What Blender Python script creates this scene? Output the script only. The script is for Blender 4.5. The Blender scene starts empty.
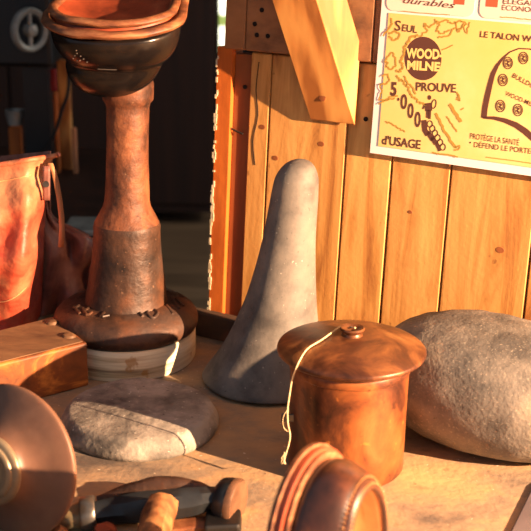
import bpy, math, random
from mathutils import Vector, Matrix, noise
random.seed(7)
R_ = math.radians
SC = bpy.context.scene
COL = SC.collection
# ------------------------------------------------------------------ camera
T = 0.80                     # height of the bench top
PITCH, ROLL, F = R_(18.5), R_(1.0), 1150.0
CAM = Vector((0, 0, T + 0.60))
_r, _u = Vector((1, 0, 0)), Vector((0, math.sin(PITCH), math.cos(PITCH)))
FW = Vector((0, math.cos(PITCH), -math.sin(PITCH)))
RT = _r * math.cos(ROLL) + _u * math.sin(ROLL)
UP = _u * math.cos(ROLL) - _r * math.sin(ROLL)
cd = bpy.data.cameras.new('camera'); cam = bpy.data.objects.new('camera', cd); COL.objects.link(cam)
m = Matrix((RT, UP, -FW)).transposed().to_4x4(); m.translation = CAM
cam.matrix_world = m
cd.sensor_width = 36; cd.lens = 36 * F / 531; cd.clip_start = 0.02
cd.dof.use_dof = True; cd.dof.focus_distance = 1.36; cd.dof.aperture_fstop = 9.0
SC.camera = cam
# ------------------------------------------------------------------ light
w = bpy.data.worlds.new('world'); SC.world = w; w.use_nodes = True
bg = w.node_tree.nodes['Background']; bg.inputs[0].default_value = (0.80, 0.86, 1.0, 1); bg.inputs[1].default_value = 0.36
sl = bpy.data.lights.new('low_warm_lamp', 'POINT'); so = bpy.data.objects.new('low_warm_lamp', sl); COL.objects.link(so)
sl.energy = 980; sl.color = (1.0, 0.62, 0.36); sl.shadow_soft_size = 0.012
so.location = (1.56, 0.20, T + 0.67)
al = bpy.data.lights.new('back_room_fill', 'AREA'); ao = bpy.data.objects.new('back_room_fill', al); COL.objects.link(ao)  # added fill to brighten the back-room floor; no window stands here
al.shape = 'RECTANGLE'; al.size = 0.8; al.size_y = 1.0; al.energy = 14; al.color = (1.0, 0.92, 0.78); ao.location = (1.6, 3.2, 1.9)
ao.rotation_euler = Vector((1.7, -1.2, 1.0)).to_track_quat('Z', 'Y').to_euler()
SC.view_settings.view_transform = 'Standard'; SC.view_settings.look = 'None'
SC.view_settings.exposure = 0.12; SC.view_settings.gamma = 1; SC.view_settings.use_curve_mapping = False

# ------------------------------------------------------------------ helpers
def ray(px, py):
    return (FW + RT * ((px - 265.5) / F) - UP * ((py - 265.5) / F))
def at(px, py, z=T):                       # point of a horizontal plane seen at a pixel
    d = ray(px, py); return CAM + d * ((z - CAM.z) / d.z)
def aty(px, py, y):                        # point of the plane y = const seen at a pixel
    d = ray(px, py); return CAM + d * (y / d.y)
def depth(p): return (p - CAM).dot(FW)
def hz(base, py):                          # height above T over a base point that shows at row py
    lo, hi = -0.3, 1.0
    for _ in range(40):
        mid = (lo + hi) / 2; p = Vector((base.x, base.y, T + mid)); q = p - CAM
        y = 265.5 - F * q.dot(UP) / q.dot(FW)
        if y > py: lo = mid
        else: hi = mid
    return lo
def S(h):                                  # '#rrggbb' to linear
    h = h.lstrip('#'); c = [int(h[i:i + 2], 16) / 255 for i in (0, 2, 4)]
    return tuple(v / 12.92 if v <= 0.04045 else ((v + 0.055) / 1.055) ** 2.4 for v in c) + (1,)

def mk(name, cols, scale=(6, 6, 6), detail=6, rough=(0.5, 0.75), metal=0, bump=0.3, bdist=0.002, bscale=60,
       island=0, specks=None, coat=0, wave=None, dist=0.0, coord='Object', spec=0.5, patches=None):
    mt = bpy.data.materials.new(name); mt.use_nodes = True
    nt = mt.node_tree; N, L = nt.nodes, nt.links
    b = N['Principled BSDF']; b.inputs['Metallic'].default_value = metal
    b.inputs['Specular IOR Level'].default_value = spec
    if coat: b.inputs['Coat Weight'].default_value = coat; b.inputs['Coat Roughness'].default_value = 0.12
    tc = N.new('ShaderNodeTexCoord'); mp = N.new('ShaderNodeMapping'); L.new(tc.outputs[coord], mp.inputs[0])
    mp.inputs['Scale'].default_value = scale
    if island:
        geo = N.new('ShaderNodeNewGeometry'); cx = N.new('ShaderNodeCombineXYZ')
        mm = N.new('ShaderNodeMath'); mm.operation = 'MULTIPLY'; mm.inputs[1].default_value = 37
        L.new(geo.outputs['Random Per Island'], mm.inputs[0]); L.new(mm.outputs[0], cx.inputs[0]); L.new(mm.outputs[0], cx.inputs[2])
        L.new(cx.outputs[0], mp.inputs['Location'])
    n1 = N.new('ShaderNodeTexNoise'); n1.inputs['Scale'].default_value = 1; n1.inputs['Detail'].default_value = detail
    n1.inputs['Roughness'].default_value = 0.62; n1.inputs['Distortion'].default_value = dist
    L.new(mp.outputs[0], n1.inputs['Vector'])
    src = n1.outputs[0]
    if wave:
        wv = N.new('ShaderNodeTexWave'); wv.bands_direction = wave[2] if len(wave) > 2 else 'X'
        wv.inputs['Scale'].default_value = wave[0]
        wv.inputs['Distortion'].default_value = wave[1]; wv.inputs['Detail'].default_value = 3; wv.inputs['Detail Scale'].default_value = 1.2
        L.new(mp.outputs[0], wv.inputs['Vector'])
        mx = N.new('ShaderNodeMix'); mx.inputs[0].default_value = 0.45
        L.new(n1.outputs[0], mx.inputs[2]); L.new(wv.outputs['Fac'], mx.inputs[3]); src = mx.outputs[0]
    cr = N.new('ShaderNodeValToRGB'); e = cr.color_ramp.elements
    while len(e) < len(cols): e.new(0.5)
    for k, (p, c) in enumerate(cols): e[k].position = p; e[k].color = S(c)
    L.new(src, cr.inputs[0]); out = cr.outputs[0]
    def over(out, scl, lo, hi, colr, amt):
        n = N.new('ShaderNodeTexNoise'); n.inputs['Scale'].default_value = scl; n.inputs['Detail'].default_value = 4
        L.new(tc.outputs[coord], n.inputs['Vector'])
        r = N.new('ShaderNodeMapRange'); r.inputs['From Min'].default_value = lo; r.inputs['From Max'].default_value = hi
        r.inputs['To Max'].default_value = amt
        L.new(n.outputs[0], r.inputs[0]); x = N.new('ShaderNodeMix'); x.data_type = 'RGBA'
        L.new(r.outputs[0], x.inputs[0]); L.new(out, x.inputs[6]); x.inputs[7].default_value = S(colr)
        return x.outputs[2]
    for a in (patches or []): out = over(out, *a)
    for a in (specks or []): out = over(out, *a)
    if island:
        hs = N.new('ShaderNodeHueSaturation'); mr = N.new('ShaderNodeMapRange')
        mr.inputs['To Min'].default_value = 1 - island; mr.inputs['To Max'].default_value = 1 + island
        L.new(geo.outputs['Random Per Island'], mr.inputs[0]); L.new(mr.outputs[0], hs.inputs['Value']); L.new(out, hs.inputs['Color']); out = hs.outputs[0]
    L.new(out, b.inputs['Base Color'])
    rr = N.new('ShaderNodeMapRange'); rr.inputs['To Min'].default_value = rough[0]; rr.inputs['To Max'].default_value = rough[1]
    L.new(n1.outputs[0], rr.inputs[0]); L.new(rr.outputs[0], b.inputs['Roughness'])
    if bump:
        nb = N.new('ShaderNodeTexNoise'); nb.inputs['Scale'].default_value = bscale; nb.inputs['Detail'].default_value = 5
        L.new(tc.outputs[coord], nb.inputs['Vector'])
        ad = N.new('ShaderNodeMath'); ad.operation = 'ADD'; L.new(nb.outputs[0], ad.inputs[0]); L.new(src, ad.inputs[1])
        bp = N.new('ShaderNodeBump'); bp.inputs['Strength'].default_value = bump; bp.inputs['Distance'].default_value = bdist
        L.new(ad.outputs[0], bp.inputs['Height']); L.new(bp.outputs[0], b.inputs['Normal'])
    return mt
def flat(name, c, rough=0.7, metal=0, emit=0):
    mt = bpy.data.materials.new(name); mt.use_nodes = True; b = mt.node_tree.nodes['Principled BSDF']
    b.inputs['Base Color'].default_value = S(c); b.inputs['Roughness'].default_value = rough; b.inputs['Metallic'].default_value = metal
    if emit: b.inputs['Emission Color'].default_value = S(c); b.inputs['Emission Strength'].default_value = emit
    return mt

def wpos(o):
    p = Vector((0, 0, 0))
    while o: p += o.location; o = o.parent
    return p
def obj(name, vf, mat, parent=None, origin=None, smooth=True):
    V, Fc = vf
    o0 = wpos(parent) if parent else (Vector(origin) if origin is not None else Vector((0, 0, 0)))
    me = bpy.data.meshes.new(name); me.from_pydata([tuple(Vector(v) - o0) for v in V], [], Fc); me.update()
    for p in me.polygons: p.use_smooth = smooth
    me.materials.append(mat)
    if smooth: me.set_sharp_from_angle(angle=R_(42))
    o = bpy.data.objects.new(name, me); COL.objects.link(o)
    if parent: o.parent = parent
    else: o.location = o0
    return o
def tag(o, label=None, cat=None, group=None, kind=None):
    if label: o['label'] = label
    if cat: o['category'] = cat
    if group: o['group'] = group
    if kind: o['kind'] = kind
    return o
def empty(name, loc, label, cat, group=None):
    o = bpy.data.objects.new(name, None); COL.objects.link(o); o.location = loc; o.empty_display_size = 0.02
    return tag(o, label, cat, group)
def join(*vfs):
    V, Fc = [], []
    for v, f in vfs:
        n = len(V); V += list(v); Fc += [tuple(i + n for i in q) for q in f]
    return V, Fc
def bev(o, wd=0.002, seg=2):
    b = o.modifiers.new('bevel', 'BEVEL'); b.width = wd; b.segments = seg; b.limit_method = 'ANGLE'; b.angle_limit = R_(35)
    b.harden_normals = False
    return o
def loft(loops, cap0=True, cap1=True, closed=True):
    V = [v for l in loops for v in l]; n = len(loops[0]); Fc = []
    for i in range(len(loops) - 1):
        for j in range(n if closed else n - 1):
            k = (j + 1) % n; Fc.append((i * n + j, i * n + k, (i + 1) * n + k, (i + 1) * n + j))
    if cap0: Fc.append(tuple(range(n - 1, -1, -1)))
    if cap1: Fc.append(tuple((len(loops) - 1) * n + j for j in range(n)))
    return V, Fc
def lathe(rings, seg=72, cap0=True, cap1=True, axis=None, org=None):
    # rings: (h, r) around axis through org
    ax = Vector(axis or (0, 0, 1)).normalized(); q = Vector((0, 0, 1)).rotation_difference(ax)
    X, Y = q @ Vector((1, 0, 0)), q @ Vector((0, 1, 0)); O = Vector(org)
    return loft([[O + ax * h + (X * math.cos(2 * math.pi * k / seg) + Y * math.sin(2 * math.pi * k / seg)) * r for k in range(seg)] for h, r in rings], cap0, cap1)
def smoothprof(pr, n=4):                    # Catmull-Rom through (h, r)
    out = []
    P = [pr[0]] + list(pr) + [pr[-1]]
    for i in range(1, len(P) - 2):
        for k in range(n):
            t = k / n
            out.append(tuple(0.5 * (2 * b + (c - a) * t + (2 * a - 5 * b + 4 * c - d) * t * t + (3 * b - a - 3 * c + d) * t ** 3)
                             for a, b, c, d in zip(P[i - 1], P[i], P[i + 1], P[i + 2])))
    out.append(tuple(pr[-1])); return out
def wob(vf, amp, sc, seed=0):
    V, Fc = vf; off = Vector((seed * 7.3, seed * 3.1, seed))
    return [Vector(v) + noise.noise_vector(Vector(v) * sc + off) * amp for v in V], Fc
def tube(pts, r, seg=10, sm=4, cap=True):
    pts = [Vector(p) for p in pts]; rr = r if isinstance(r, (list, tuple)) else [r] * len(pts)
    pr = smoothprof([(p.x, p.y, p.z, q) for p, q in zip(pts, rr)], sm) if sm > 1 else [(p.x, p.y, p.z, q) for p, q in zip(pts, rr)]
    P = [Vector(p[:3]) for p in pr]; loops = []; ref = Vector((0.13, 0.21, 0.97)).normalized()
    for i, p in enumerate(P):
        t = (P[min(i + 1, len(P) - 1)] - P[max(i - 1, 0)]).normalized()
        a = t.cross(ref).normalized(); ref = a.cross(t).normalized(); b = t.cross(a)
        loops.append([p + (a * math.cos(2 * math.pi * k / seg) + b * math.sin(2 * math.pi * k / seg)) * pr[i][3] for k in range(seg)])
    return loft(loops, cap, cap)
def prism(corners, vec):                    # polygon swept by vec
    a = [Vector(c) for c in corners]; v = Vector(vec)
    return loft([a, [p + v for p in a]])
def slab(o, ax, ay, az):                    # box from corner and three edge vectors
    o, ax, ay, az = map(Vector, (o, ax, ay, az)); return loft([[o, o + ax, o + ax + ay, o + ay], [p + az for p in (o, o + ax, o + ax + ay, o + ay)]])
def grid(fn, nu, nv):
    V = [Vector(fn(i / nu, j / nv)) for j in range(nv + 1) for i in range(nu + 1)]
    return V, [(j * (nu + 1) + i, j * (nu + 1) + i + 1, (j + 1) * (nu + 1) + i + 1, (j + 1) * (nu + 1) + i) for j in range(nv) for i in range(nu)]
def solid(o, th):
    s = o.modifiers.new('solid', 'SOLIDIFY'); s.thickness = th; s.offset = 0; return o

# ------------------------------------------------------------------ materials
M = {}
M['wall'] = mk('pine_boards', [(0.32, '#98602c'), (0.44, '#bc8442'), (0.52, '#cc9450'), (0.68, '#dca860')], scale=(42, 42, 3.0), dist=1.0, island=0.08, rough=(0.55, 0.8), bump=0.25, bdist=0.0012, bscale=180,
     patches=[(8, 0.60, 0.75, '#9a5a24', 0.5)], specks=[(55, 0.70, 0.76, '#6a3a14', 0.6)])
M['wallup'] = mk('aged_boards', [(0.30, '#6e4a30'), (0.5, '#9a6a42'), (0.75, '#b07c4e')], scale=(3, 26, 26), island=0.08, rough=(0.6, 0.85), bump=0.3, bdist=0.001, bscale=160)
M['post'] = mk('post_wood', [(0.3, '#a04a12'), (0.7, '#e07a28')], scale=(20, 20, 2), rough=(0.5, 0.8), bump=0.3, island=0.1)
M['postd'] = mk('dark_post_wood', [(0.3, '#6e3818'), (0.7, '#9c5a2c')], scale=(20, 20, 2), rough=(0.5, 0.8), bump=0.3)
M['brace'] = mk('brace_wood', [(0.3, '#a0622a'), (0.55, '#d08c46'), (0.8, '#e0a458')], scale=(30, 30, 5), wave=(0.45, 9, 'Z'), rough=(0.55, 0.75), bump=0.25, bdist=0.001, specks=[(30, 0.7, 0.76, '#6a3a12', 0.8)])
M['flake'] = mk('flaked_paint', [(0.3, '#c8b890'), (0.7, '#e8dcc0')], scale=(80, 80, 80))
M['gap'] = flat('gap_dark', '#1a0f08', 0.95)
M['table'] = mk('worn_bench', [(0.30, '#5a5048'), (0.43, '#8a7660'), (0.54, '#a48460'), (0.7, '#b69064')], scale=(9, 14, 9), detail=9, rough=(0.55, 0.9), bump=0.5, bdist=0.002, bscale=120,
     patches=[(5, 0.54, 0.68, '#5e5852', 0.6), (38, .64, .74, '#5c4a38', .4)], specks=[(170, 0.69, 0.73, '#e4d4bc', 0.7), (60, 0.69, 0.75, '#3a2a1c', 0.8)])
M['lip'] = mk('lip_wood', [(0.3, '#2e241e'), (0.7, '#5c4634')], scale=(14, 14, 30), rough=(0.5, 0.8), bump=0.4, patches=[(14, 0.58, 0.7, '#8a4a28', 0.5)])
M['rust'] = mk('rusty_iron', [(0.36, '#341e14'), (0.5, '#6a3e26'), (0.62, '#8e5836')], scale=(22, 22, 14), detail=8, rough=(0.45, 0.75), metal=0.12, bump=0.8, bdist=0.002, bscale=100,
     specks=[(190, 0.68, 0.75, '#b08a68', 0.4), (90, 0.66, 0.74, '#2c1a14', 0.7)])
M['rustd'] = mk('dark_iron_base', [(0.36, '#241914'), (0.5, '#463024'), (0.64, '#6a432c')], scale=(16, 16, 14), detail=8, rough=(0.38, 0.65), metal=0.2, bump=0.7, bdist=0.0015, bscale=120,
     patches=[(12, .52, .62, '#463e3a', .6)], specks=[(170, 0.68, 0.74, '#a0785c', 0.5)])
M['plywood'] = mk('pale_wood_disc', [(0.30, '#806a50'), (0.42, '#cdb890'), (0.52, '#ecdcb8'), (0.7, '#f6ecd2')], scale=(5, 5, 95), detail=4, rough=(0.6, 0.85), bump=0.3, patches=[(30, 0.66, 0.7, '#b07836', 0.7)])
M['block'] = mk('oily_wood', [(0.3, '#4a2814'), (0.48, '#84481c'), (0.6, '#c47a30'), (0.8, '#d89044')], scale=(9, 9, 22), detail=7, dist=1.2, rough=(0.45, 0.75), bump=0.4, bdist=0.002)
M['blocktop'] = mk('block_top_wood', [(0.3, '#4c3424'), (0.55, '#7c5a3c'), (0.8, '#96704c')], scale=(12, 30, 30), rough=(0.5, 0.8), bump=0.4)
M['cone'] = mk('grey_cast_iron', [(0.36, '#4c4844'), (0.5, '#6e6861'), (0.64, '#83796e')], scale=(14, 14, 14), detail=9, rough=(0.55, 0.8), metal=0.0, bump=0.3, bdist=0.001, bscale=220,
     specks=[(230, 0.67, 0.72, '#3c3a38', 0.6), (200, 0.69, 0.73, '#c8c0b0', 0.6)])
M['rock'] = mk('river_stone', [(0.36, '#45423f'), (0.5, '#6f6860'), (0.64, '#928674')], scale=(9, 9, 9), detail=10, rough=(0.6, 0.85), bump=0.55, bdist=0.0018, bscale=210,
     specks=[(380, 0.60, 0.72, '#b4a894', 0.45), (220, 0.66, 0.72, '#3c3834', 0.6), (14, 0.66, 0.74, '#6c5238', 0.5)])
M['slabrock'] = mk('flat_stone', [(0.36, '#4c4844'), (0.5, '#7a736a'), (0.64, '#a0968a')], scale=(20, 20, 20), detail=10, rough=(0.6, 0.9), bump=0.7, bdist=0.002, bscale=150,
     specks=[(170, 0.67, 0.72, '#d4ccbc', 0.6), (120, 0.67, 0.72, '#3e3a36', 0.8)])
M['copper'] = mk('brown_patina_pot', [(0.34, '#2e1a14'), (0.45, '#5c331f'), (0.56, '#8a5029'), (0.7, '#a0683a')], scale=(18, 18, 13), detail=8, dist=0.6, rough=(0.26, 0.5), metal=0.3, bump=0.15, bdist=0.001, bscale=90,
     specks=[(60, 0.66, 0.72, '#d8863c', 0.6), (100, 0.66, 0.74, '#321a10', 0.6)])
M['lid'] = mk('brown_patina_lid', [(0.3, '#281712'), (0.46, '#52301f'), (0.58, '#784c2c'), (0.72, '#a07444')], scale=(20, 20, 20), detail=8, dist=0.8, rough=(0.24, 0.48), metal=0.3, bump=0.15, bdist=0.001, bscale=90,
     specks=[(70, 0.67, 0.74, '#28150c', 0.7)])
M['string'] = mk('string', [(0.3, '#c4a878'), (0.7, '#ecd8ac')], scale=(200, 200, 400), rough=(0.8, 0.95), bump=0)
M['discle'] = mk('brown_bell', [(0.3, '#584030'), (0.5, '#6e5040'), (0.72, '#80604a')], scale=(11, 11, 11), detail=5, rough=(0.38, 0.55), bump=0.1, patches=[(22, 0.55, 0.7, '#7c604c', 0.5)], specks=[(40, 0.70, 0.76, '#5c2c14', 0.7)])
M['hub'] = mk('bell_hub', [(0.3, '#6e6250'), (0.7, '#988a70')], scale=(20, 20, 20), rough=(0.25, 0.5), metal=0.3, bump=0.1)
M['redle'] = mk('red_leather', [(0.3, '#8c3424'), (0.48, '#b44c34'), (0.62, '#c86a4a'), (0.8, '#d8987a')], scale=(13, 13, 18), detail=9, dist=0.8, rough=(0.35, 0.6), bump=0.6, bdist=0.003, bscale=80,
     patches=[(11, 0.52, 0.64, '#dca070', 0.75), (17, .58, .66, '#7c2c1c', .5)])
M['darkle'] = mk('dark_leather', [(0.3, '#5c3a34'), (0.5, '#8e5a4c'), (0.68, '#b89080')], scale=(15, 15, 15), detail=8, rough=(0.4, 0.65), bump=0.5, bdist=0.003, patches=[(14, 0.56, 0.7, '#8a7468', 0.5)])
M['strap'] = mk('tan_strap', [(0.3, '#a8623c'), (0.7, '#d89868')], scale=(30, 30, 10), rough=(0.45, 0.65), bump=0.2)
M['stitch'] = flat('stitch_thread', '#e0b078', 0.8)
M['blackle'] = mk('black_gloss_leather', [(0.3, '#0c0a0b'), (0.6, '#1a1513'), (0.85, '#2e2018')], scale=(16, 16, 16), rough=(0.16, 0.3), bump=0.12, bdist=0.001, bscale=40, spec=0.35)
M['welt'] = mk('orange_welt', [(0.3, '#3c2014'), (0.5, '#734428'), (0.68, '#9a6a44')], scale=(30, 30, 120), rough=(0.4, 0.65), bump=0.3, bdist=0.001)
M['sole'] = mk('red_brown_sole', [(0.3, '#5e2616'), (0.55, '#984426'), (0.8, '#b86a40')], scale=(18, 18, 18), rough=(0.35, 0.6), bump=0.3)
M['brownle'] = mk('brown_shoe_leather', [(0.3, '#180d0a'), (0.5, '#341c14'), (0.7, '#643820')], scale=(22, 22, 16), detail=7, rough=(0.25, 0.45), bump=0.3, bdist=0.001, bscale=60, coat=0.25)
M['lining'] = mk('tan_lining', [(0.3, '#8a5a34'), (0.7, '#c08c58')], scale=(20, 20, 20), rough=(0.5, 0.75), bump=0.2)
M['blackiron'] = mk('black_iron', [(0.3, '#24272a'), (0.6, '#3a3e42'), (0.85, '#54504a')], scale=(20, 20, 20), rough=(0.3, 0.5), metal=0.6, bump=0.25, bdist=0.001, bscale=90)
M['steel'] = mk('steel_collar', [(0.3, '#3c3a38'), (0.7, '#84807a')], scale=(30, 30, 30), rough=(0.2, 0.4), metal=0.8, bump=0.15)
M['face'] = mk('hammer_face', [(0.3, '#4c3426'), (0.7, '#7c5a42')], scale=(40, 40, 40), rough=(0.4, 0.65), metal=0.3, bump=0.3)
M['handle'] = mk('handle_wood', [(0.34, '#3c2414'), (0.5, '#704626'), (0.66, '#986a40')], scale=(60, 60, 12), rough=(0.45, 0.7), bump=0.4, bdist=0.001)
M['peen'] = mk('worn_peen', [(0.3, '#6c604c'), (0.7, '#a0906c')], scale=(30, 30, 30), rough=(0.25, 0.5), metal=0.4, bump=0.3)
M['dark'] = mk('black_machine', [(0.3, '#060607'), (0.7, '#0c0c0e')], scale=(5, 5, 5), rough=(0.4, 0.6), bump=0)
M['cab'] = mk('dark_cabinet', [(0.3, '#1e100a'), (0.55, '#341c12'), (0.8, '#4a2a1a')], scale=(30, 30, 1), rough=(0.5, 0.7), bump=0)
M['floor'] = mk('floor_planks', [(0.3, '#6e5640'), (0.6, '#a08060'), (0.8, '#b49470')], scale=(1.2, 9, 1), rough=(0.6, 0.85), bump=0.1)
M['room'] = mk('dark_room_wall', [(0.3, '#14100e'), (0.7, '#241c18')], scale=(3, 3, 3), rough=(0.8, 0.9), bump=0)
M['paleiron'] = mk('pale_metal', [(0.3, '#70706c'), (0.7, '#a8a8a0')], scale=(20, 20, 20), rough=(0.4, 0.6), metal=0.3, bump=0)

# ------------------------------------------------------------------ the room and its boarded wall
tag(obj('floor', slab((-4, -2.5, -0.03), (8, 0, 0), (0, 8.5, 0), (0, 0, 0.03)), M['floor'], smooth=False), kind='structure')
# wall plane
YAW, LEAN = R_(29), R_(3.5)
U = Vector((math.cos(YAW), -math.sin(YAW), 0)); NH = Vector((-math.sin(YAW), -math.cos(YAW), 0))   # along, towards the room
W = (Vector((0, 0, 1)) * math.cos(LEAN) - NH * math.sin(LEAN)).normalized(); NW = U.cross(W) * 1.0
if NW.dot(NH) < 0: NW = -NW
edge = at(215, 341)                       # meeting of bench top and back ledge
W0 = edge - NH * 0.028                    # wall face at bench height
def P(px, py, off=0.0):
    d = ray(px, py); o = W0 + NW * off; t = (o - CAM).dot(NW) / d.dot(NW); q = CAM + d * t - o
    return q.dot(U), q.dot(W)
def WP(s, t, off=0.0): return W0 + U * s + W * t + NW * off
def wpx(px, py, off=0.0): return WP(*P(px, py, off), off)

th = 0.028
def board(s0, s1, t0, t1, d=0.0, s0t=None, s1t=None):
    a, b = (s0 if s0t is None else s0t), (s1 if s1t is None else s1t)
    return prism([WP(s0, t0, d), WP(s1, t0, d), WP(b, t1, d), WP(a, t1, d)], -NW * th)
SEAM = P(244, 51.5)[1]
joints = [P(245, 200)[0], P(247, 200)[0] + 0.028, P(340, 240)[0], P(386, 240)[0], P(445, 240)[0], P(532, 240)[0]]
while joints[-1] < 3.2: joints.append(joints[-1] + 0.105 + 0.03 * random.random())
parts = []
g = 0.0011
TB = -0.06
for a, b in zip(joints, joints[1:]):
    parts.append(board(a + g * random.uniform(.2, .8), b - g, TB, SEAM))
wall = obj('wall_back', join(*parts), M['wall'], origin=W0, smooth=False); tag(wall, kind='structure'); bev(wall, 0.0015, 1)
# upper course of boards, a little proud
ups = []
us = [P(227, 30)[0], P(248, 30)[0], P(300, 30)[0], P(376, 30)[0], P(460, 30)[0]]
while us[-1] < 3.2: us.append(us[-1] + 0.22)
for a, b in zip(us, us[1:]):
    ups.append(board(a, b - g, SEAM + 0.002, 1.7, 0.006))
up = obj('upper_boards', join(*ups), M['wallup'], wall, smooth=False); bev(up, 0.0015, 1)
back = obj('backing_board', prism([WP(joints[0], TB, -0.03), WP(3.3, TB, -0.03), WP(3.3, 1.7, -0.03), WP(joints[0], 1.7, -0.03)], -NW * 0.01), M['gap'], wall, smooth=False)
# end post: raw orange edge, dark strip
e0, e1, e2 = P(214, 200)[0], P(228, 200)[0], P(244, 200)[0]
obj('corner_post', join(board(e0, e1, -0.8, SEAM + 0.004, 0.004)), M['post'], wall, smooth=False)
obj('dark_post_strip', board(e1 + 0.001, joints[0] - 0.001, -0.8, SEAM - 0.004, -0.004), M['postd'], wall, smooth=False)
fl = []
for k in range(70):
    t = random.uniform(-0.02, SEAM - 0.01); s = e0 + random.uniform(-0.0015, 0.002); h = random.uniform(0.002, 0.011); ww = random.uniform(0.0012, 0.0032)
    fl.append(slab(WP(s - ww / 2, t, 0.0035), U * ww, W * h, NW * 0.0015))
tag(obj('paint_flakes', join(*fl), M['flake'], wall, smooth=False), kind='stuff')
# nail heads
def nail(px, py, off, r=0.0028):
    p = wpx(px, py, off)
    return lathe([(-0.001, r), (0.0012, r), (0.0018, r * 0.6)], 12, axis=NW, org=p)
for px, py in ((255, 24), (257, 35), (268, 36), (365, 50), (366, 119), (245, 87), (262, 10)):
    obj('nail', nail(px, py, 0.006 if py < 50 else 0.0, 0.003), M['gap'], wall)
for px, py, rx in ((322, 111, .005), (262, 127, .006), (275, 158, .006), (321, 144, .006), (500, 250, .007), (410, 212, .004)):
    q = [(math.cos(a * math.pi / 8) * rx * .8, math.sin(a * math.pi / 8) * rx * .55) for a in range(16)]
    if (px, py) != (322, 111):
        s, t = P(px, py)
        obj('knot', loft([[WP(s + x, t + z, 0.0) for x, z in q], [WP(s + x * .9, t + z * .9, 0.0003) for x, z in q]]), M['postd'], wall, smooth=False)
# split in the left board
sp = [(259, 62), (256, 90), (258, 115), (253, 140), (255, 165)]
obj('split', tube([wpx(x, y, 0.0002) for x, y in sp], 0.0006, 6, 3), M['gap'], wall)
obj('split', tube([wpx(x, y, 0.0002) for x, y in [(226, 126), (236, 131), (243, 134)]], 0.0013, 6, 3), M['gap'], wall)

# far walls of the dark back room, ceiling, window
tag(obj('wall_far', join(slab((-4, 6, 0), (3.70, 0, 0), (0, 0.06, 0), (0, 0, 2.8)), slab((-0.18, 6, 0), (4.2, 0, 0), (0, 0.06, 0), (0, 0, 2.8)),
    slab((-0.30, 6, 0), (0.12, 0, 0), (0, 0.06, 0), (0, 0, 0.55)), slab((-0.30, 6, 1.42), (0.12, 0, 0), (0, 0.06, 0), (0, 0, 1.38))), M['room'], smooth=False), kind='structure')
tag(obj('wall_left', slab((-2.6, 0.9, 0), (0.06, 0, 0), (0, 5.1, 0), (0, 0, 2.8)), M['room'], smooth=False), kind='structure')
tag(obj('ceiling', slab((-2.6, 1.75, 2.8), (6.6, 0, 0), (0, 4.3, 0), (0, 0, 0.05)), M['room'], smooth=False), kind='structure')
wn = bpy.data.materials.new('bright_window_glass'); wn.use_nodes = True; nt = wn.node_tree; b = nt.nodes['Principled BSDF']
nz = nt.nodes.new('ShaderNodeTexNoise'); nz.inputs['Scale'].default_value = 9
rp = nt.nodes.new('ShaderNodeValToRGB'); rp.color_ramp.elements[0].position = 0.42; rp.color_ramp.elements[0].color = S('#5c6a20'); rp.color_ramp.elements[1].position = 0.52; rp.color_ramp.elements[1].color = S('#fffbe0')
tcx = nt.nodes.new('ShaderNodeTexCoord'); nt.links.new(tcx.outputs['Object'], nz.inputs['Vector'])
nt.links.new(nz.outputs[0], rp.inputs[0]); nt.links.new(rp.outputs[0], b.inputs['Emission Color']); b.inputs['Emission Strength'].default_value = 3.0
wq = obj('window_1', slab((-0.30, 6.02, 0.55), (0.12, 0, 0), (0, 0.01, 0), (0, 0, 0.87)), wn, smooth=False, origin=(-0.24, 6.02, 0.55)); tag(wq, kind='structure')

# ------------------------------------------------------------------ bench
base = W0 + NH * 0.008
# bench top outline: back edge follows the wall
def bk(s): q = edge - NH * 0.02 + U * s; return Vector((q.x, q.y, T))
outline = [Vector((-1.15, 0.25, T)), Vector((1.05, 0.25, T)), bk(1.25), bk(-1.0), Vector((-1.15, bk(-1.0).y - 0.05, T))]
bench = empty('workbench', (0, 1.0, 0), 'long wooden workbench with worn dusty tan top running along the boarded wall', 'workbench')
NXX, NYY = 150, 120
tp = obj('bench_top', prism(outline, (0, 0, -0.045)), M['table'], bench, smooth=False)
for x, y in ((-1.05, 0.35), (0.95, 0.35), (-0.95, 1.75), (0.78, 0.70)):
    bev(obj('leg', slab((x - .04, y - .04, 0), (.08, 0, 0), (0, .08, 0), (0, 0, T - 0.045)), M['lip'], bench, smooth=False), 0.004)
lp = obj('trim_1', prism([bk(-0.45) - U * 0 + NH * .018, bk(1.25) + NH * .018, bk(1.25), bk(-0.45)], (0, 0, 0.036)), M['lip'], origin=bk(0), smooth=False); bev(lp, 0.003); tag(lp, kind='structure')

# ------------------------------------------------------------------ brace
ft_l, ft_r = P(310, 120), P(352, 122)
brace = empty('diagonal_brace', wpx(330, 120), 'squared timber brace slanting up and left across the boarded wall', 'timber brace')
A = wpx(311, 119, 0.004); wd = 0.062
tdir = -U * 0.062 + NH * 0.056 + Vector((0, 0, 0.235))
# foot cut flat on the wall; section: width along U, thick outwards
L_ = 2.6
o_ = NW * 0.002
c0 = [A + o_, A + U * wd + o_, A + U * wd + NW * 0.0002, A + U * wd + W * 0.098 + NW * 0.0002, A + W * 0.098 + NW * 0.0002, A + NW * 0.0002]
bb = loft([[c0[0], c0[1], c0[2], c0[3], c0[4], c0[5]], [c0[0] + tdir * L_, c0[1] + tdir * L_, c0[1] + tdir * L_ - NW * 0.004, c0[3] + tdir * L_, c0[4] + tdir * L_, c0[0] + tdir * L_ - NW * 0.004]])
# the plumb foot is a thin sliver, so the two small faces close on the wall
bev(obj('timber', bb, M['brace'], brace, smooth=False), 0.0015)
p0 = A + o_ + U * 0.028 + tdir * 0.13
obj('knot', lathe([(-0.003, .005), (0.0005, .0045), (0.0006, .001)], 14, axis=NW - tdir * .26, org=p0), M['postd'], brace)

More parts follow.
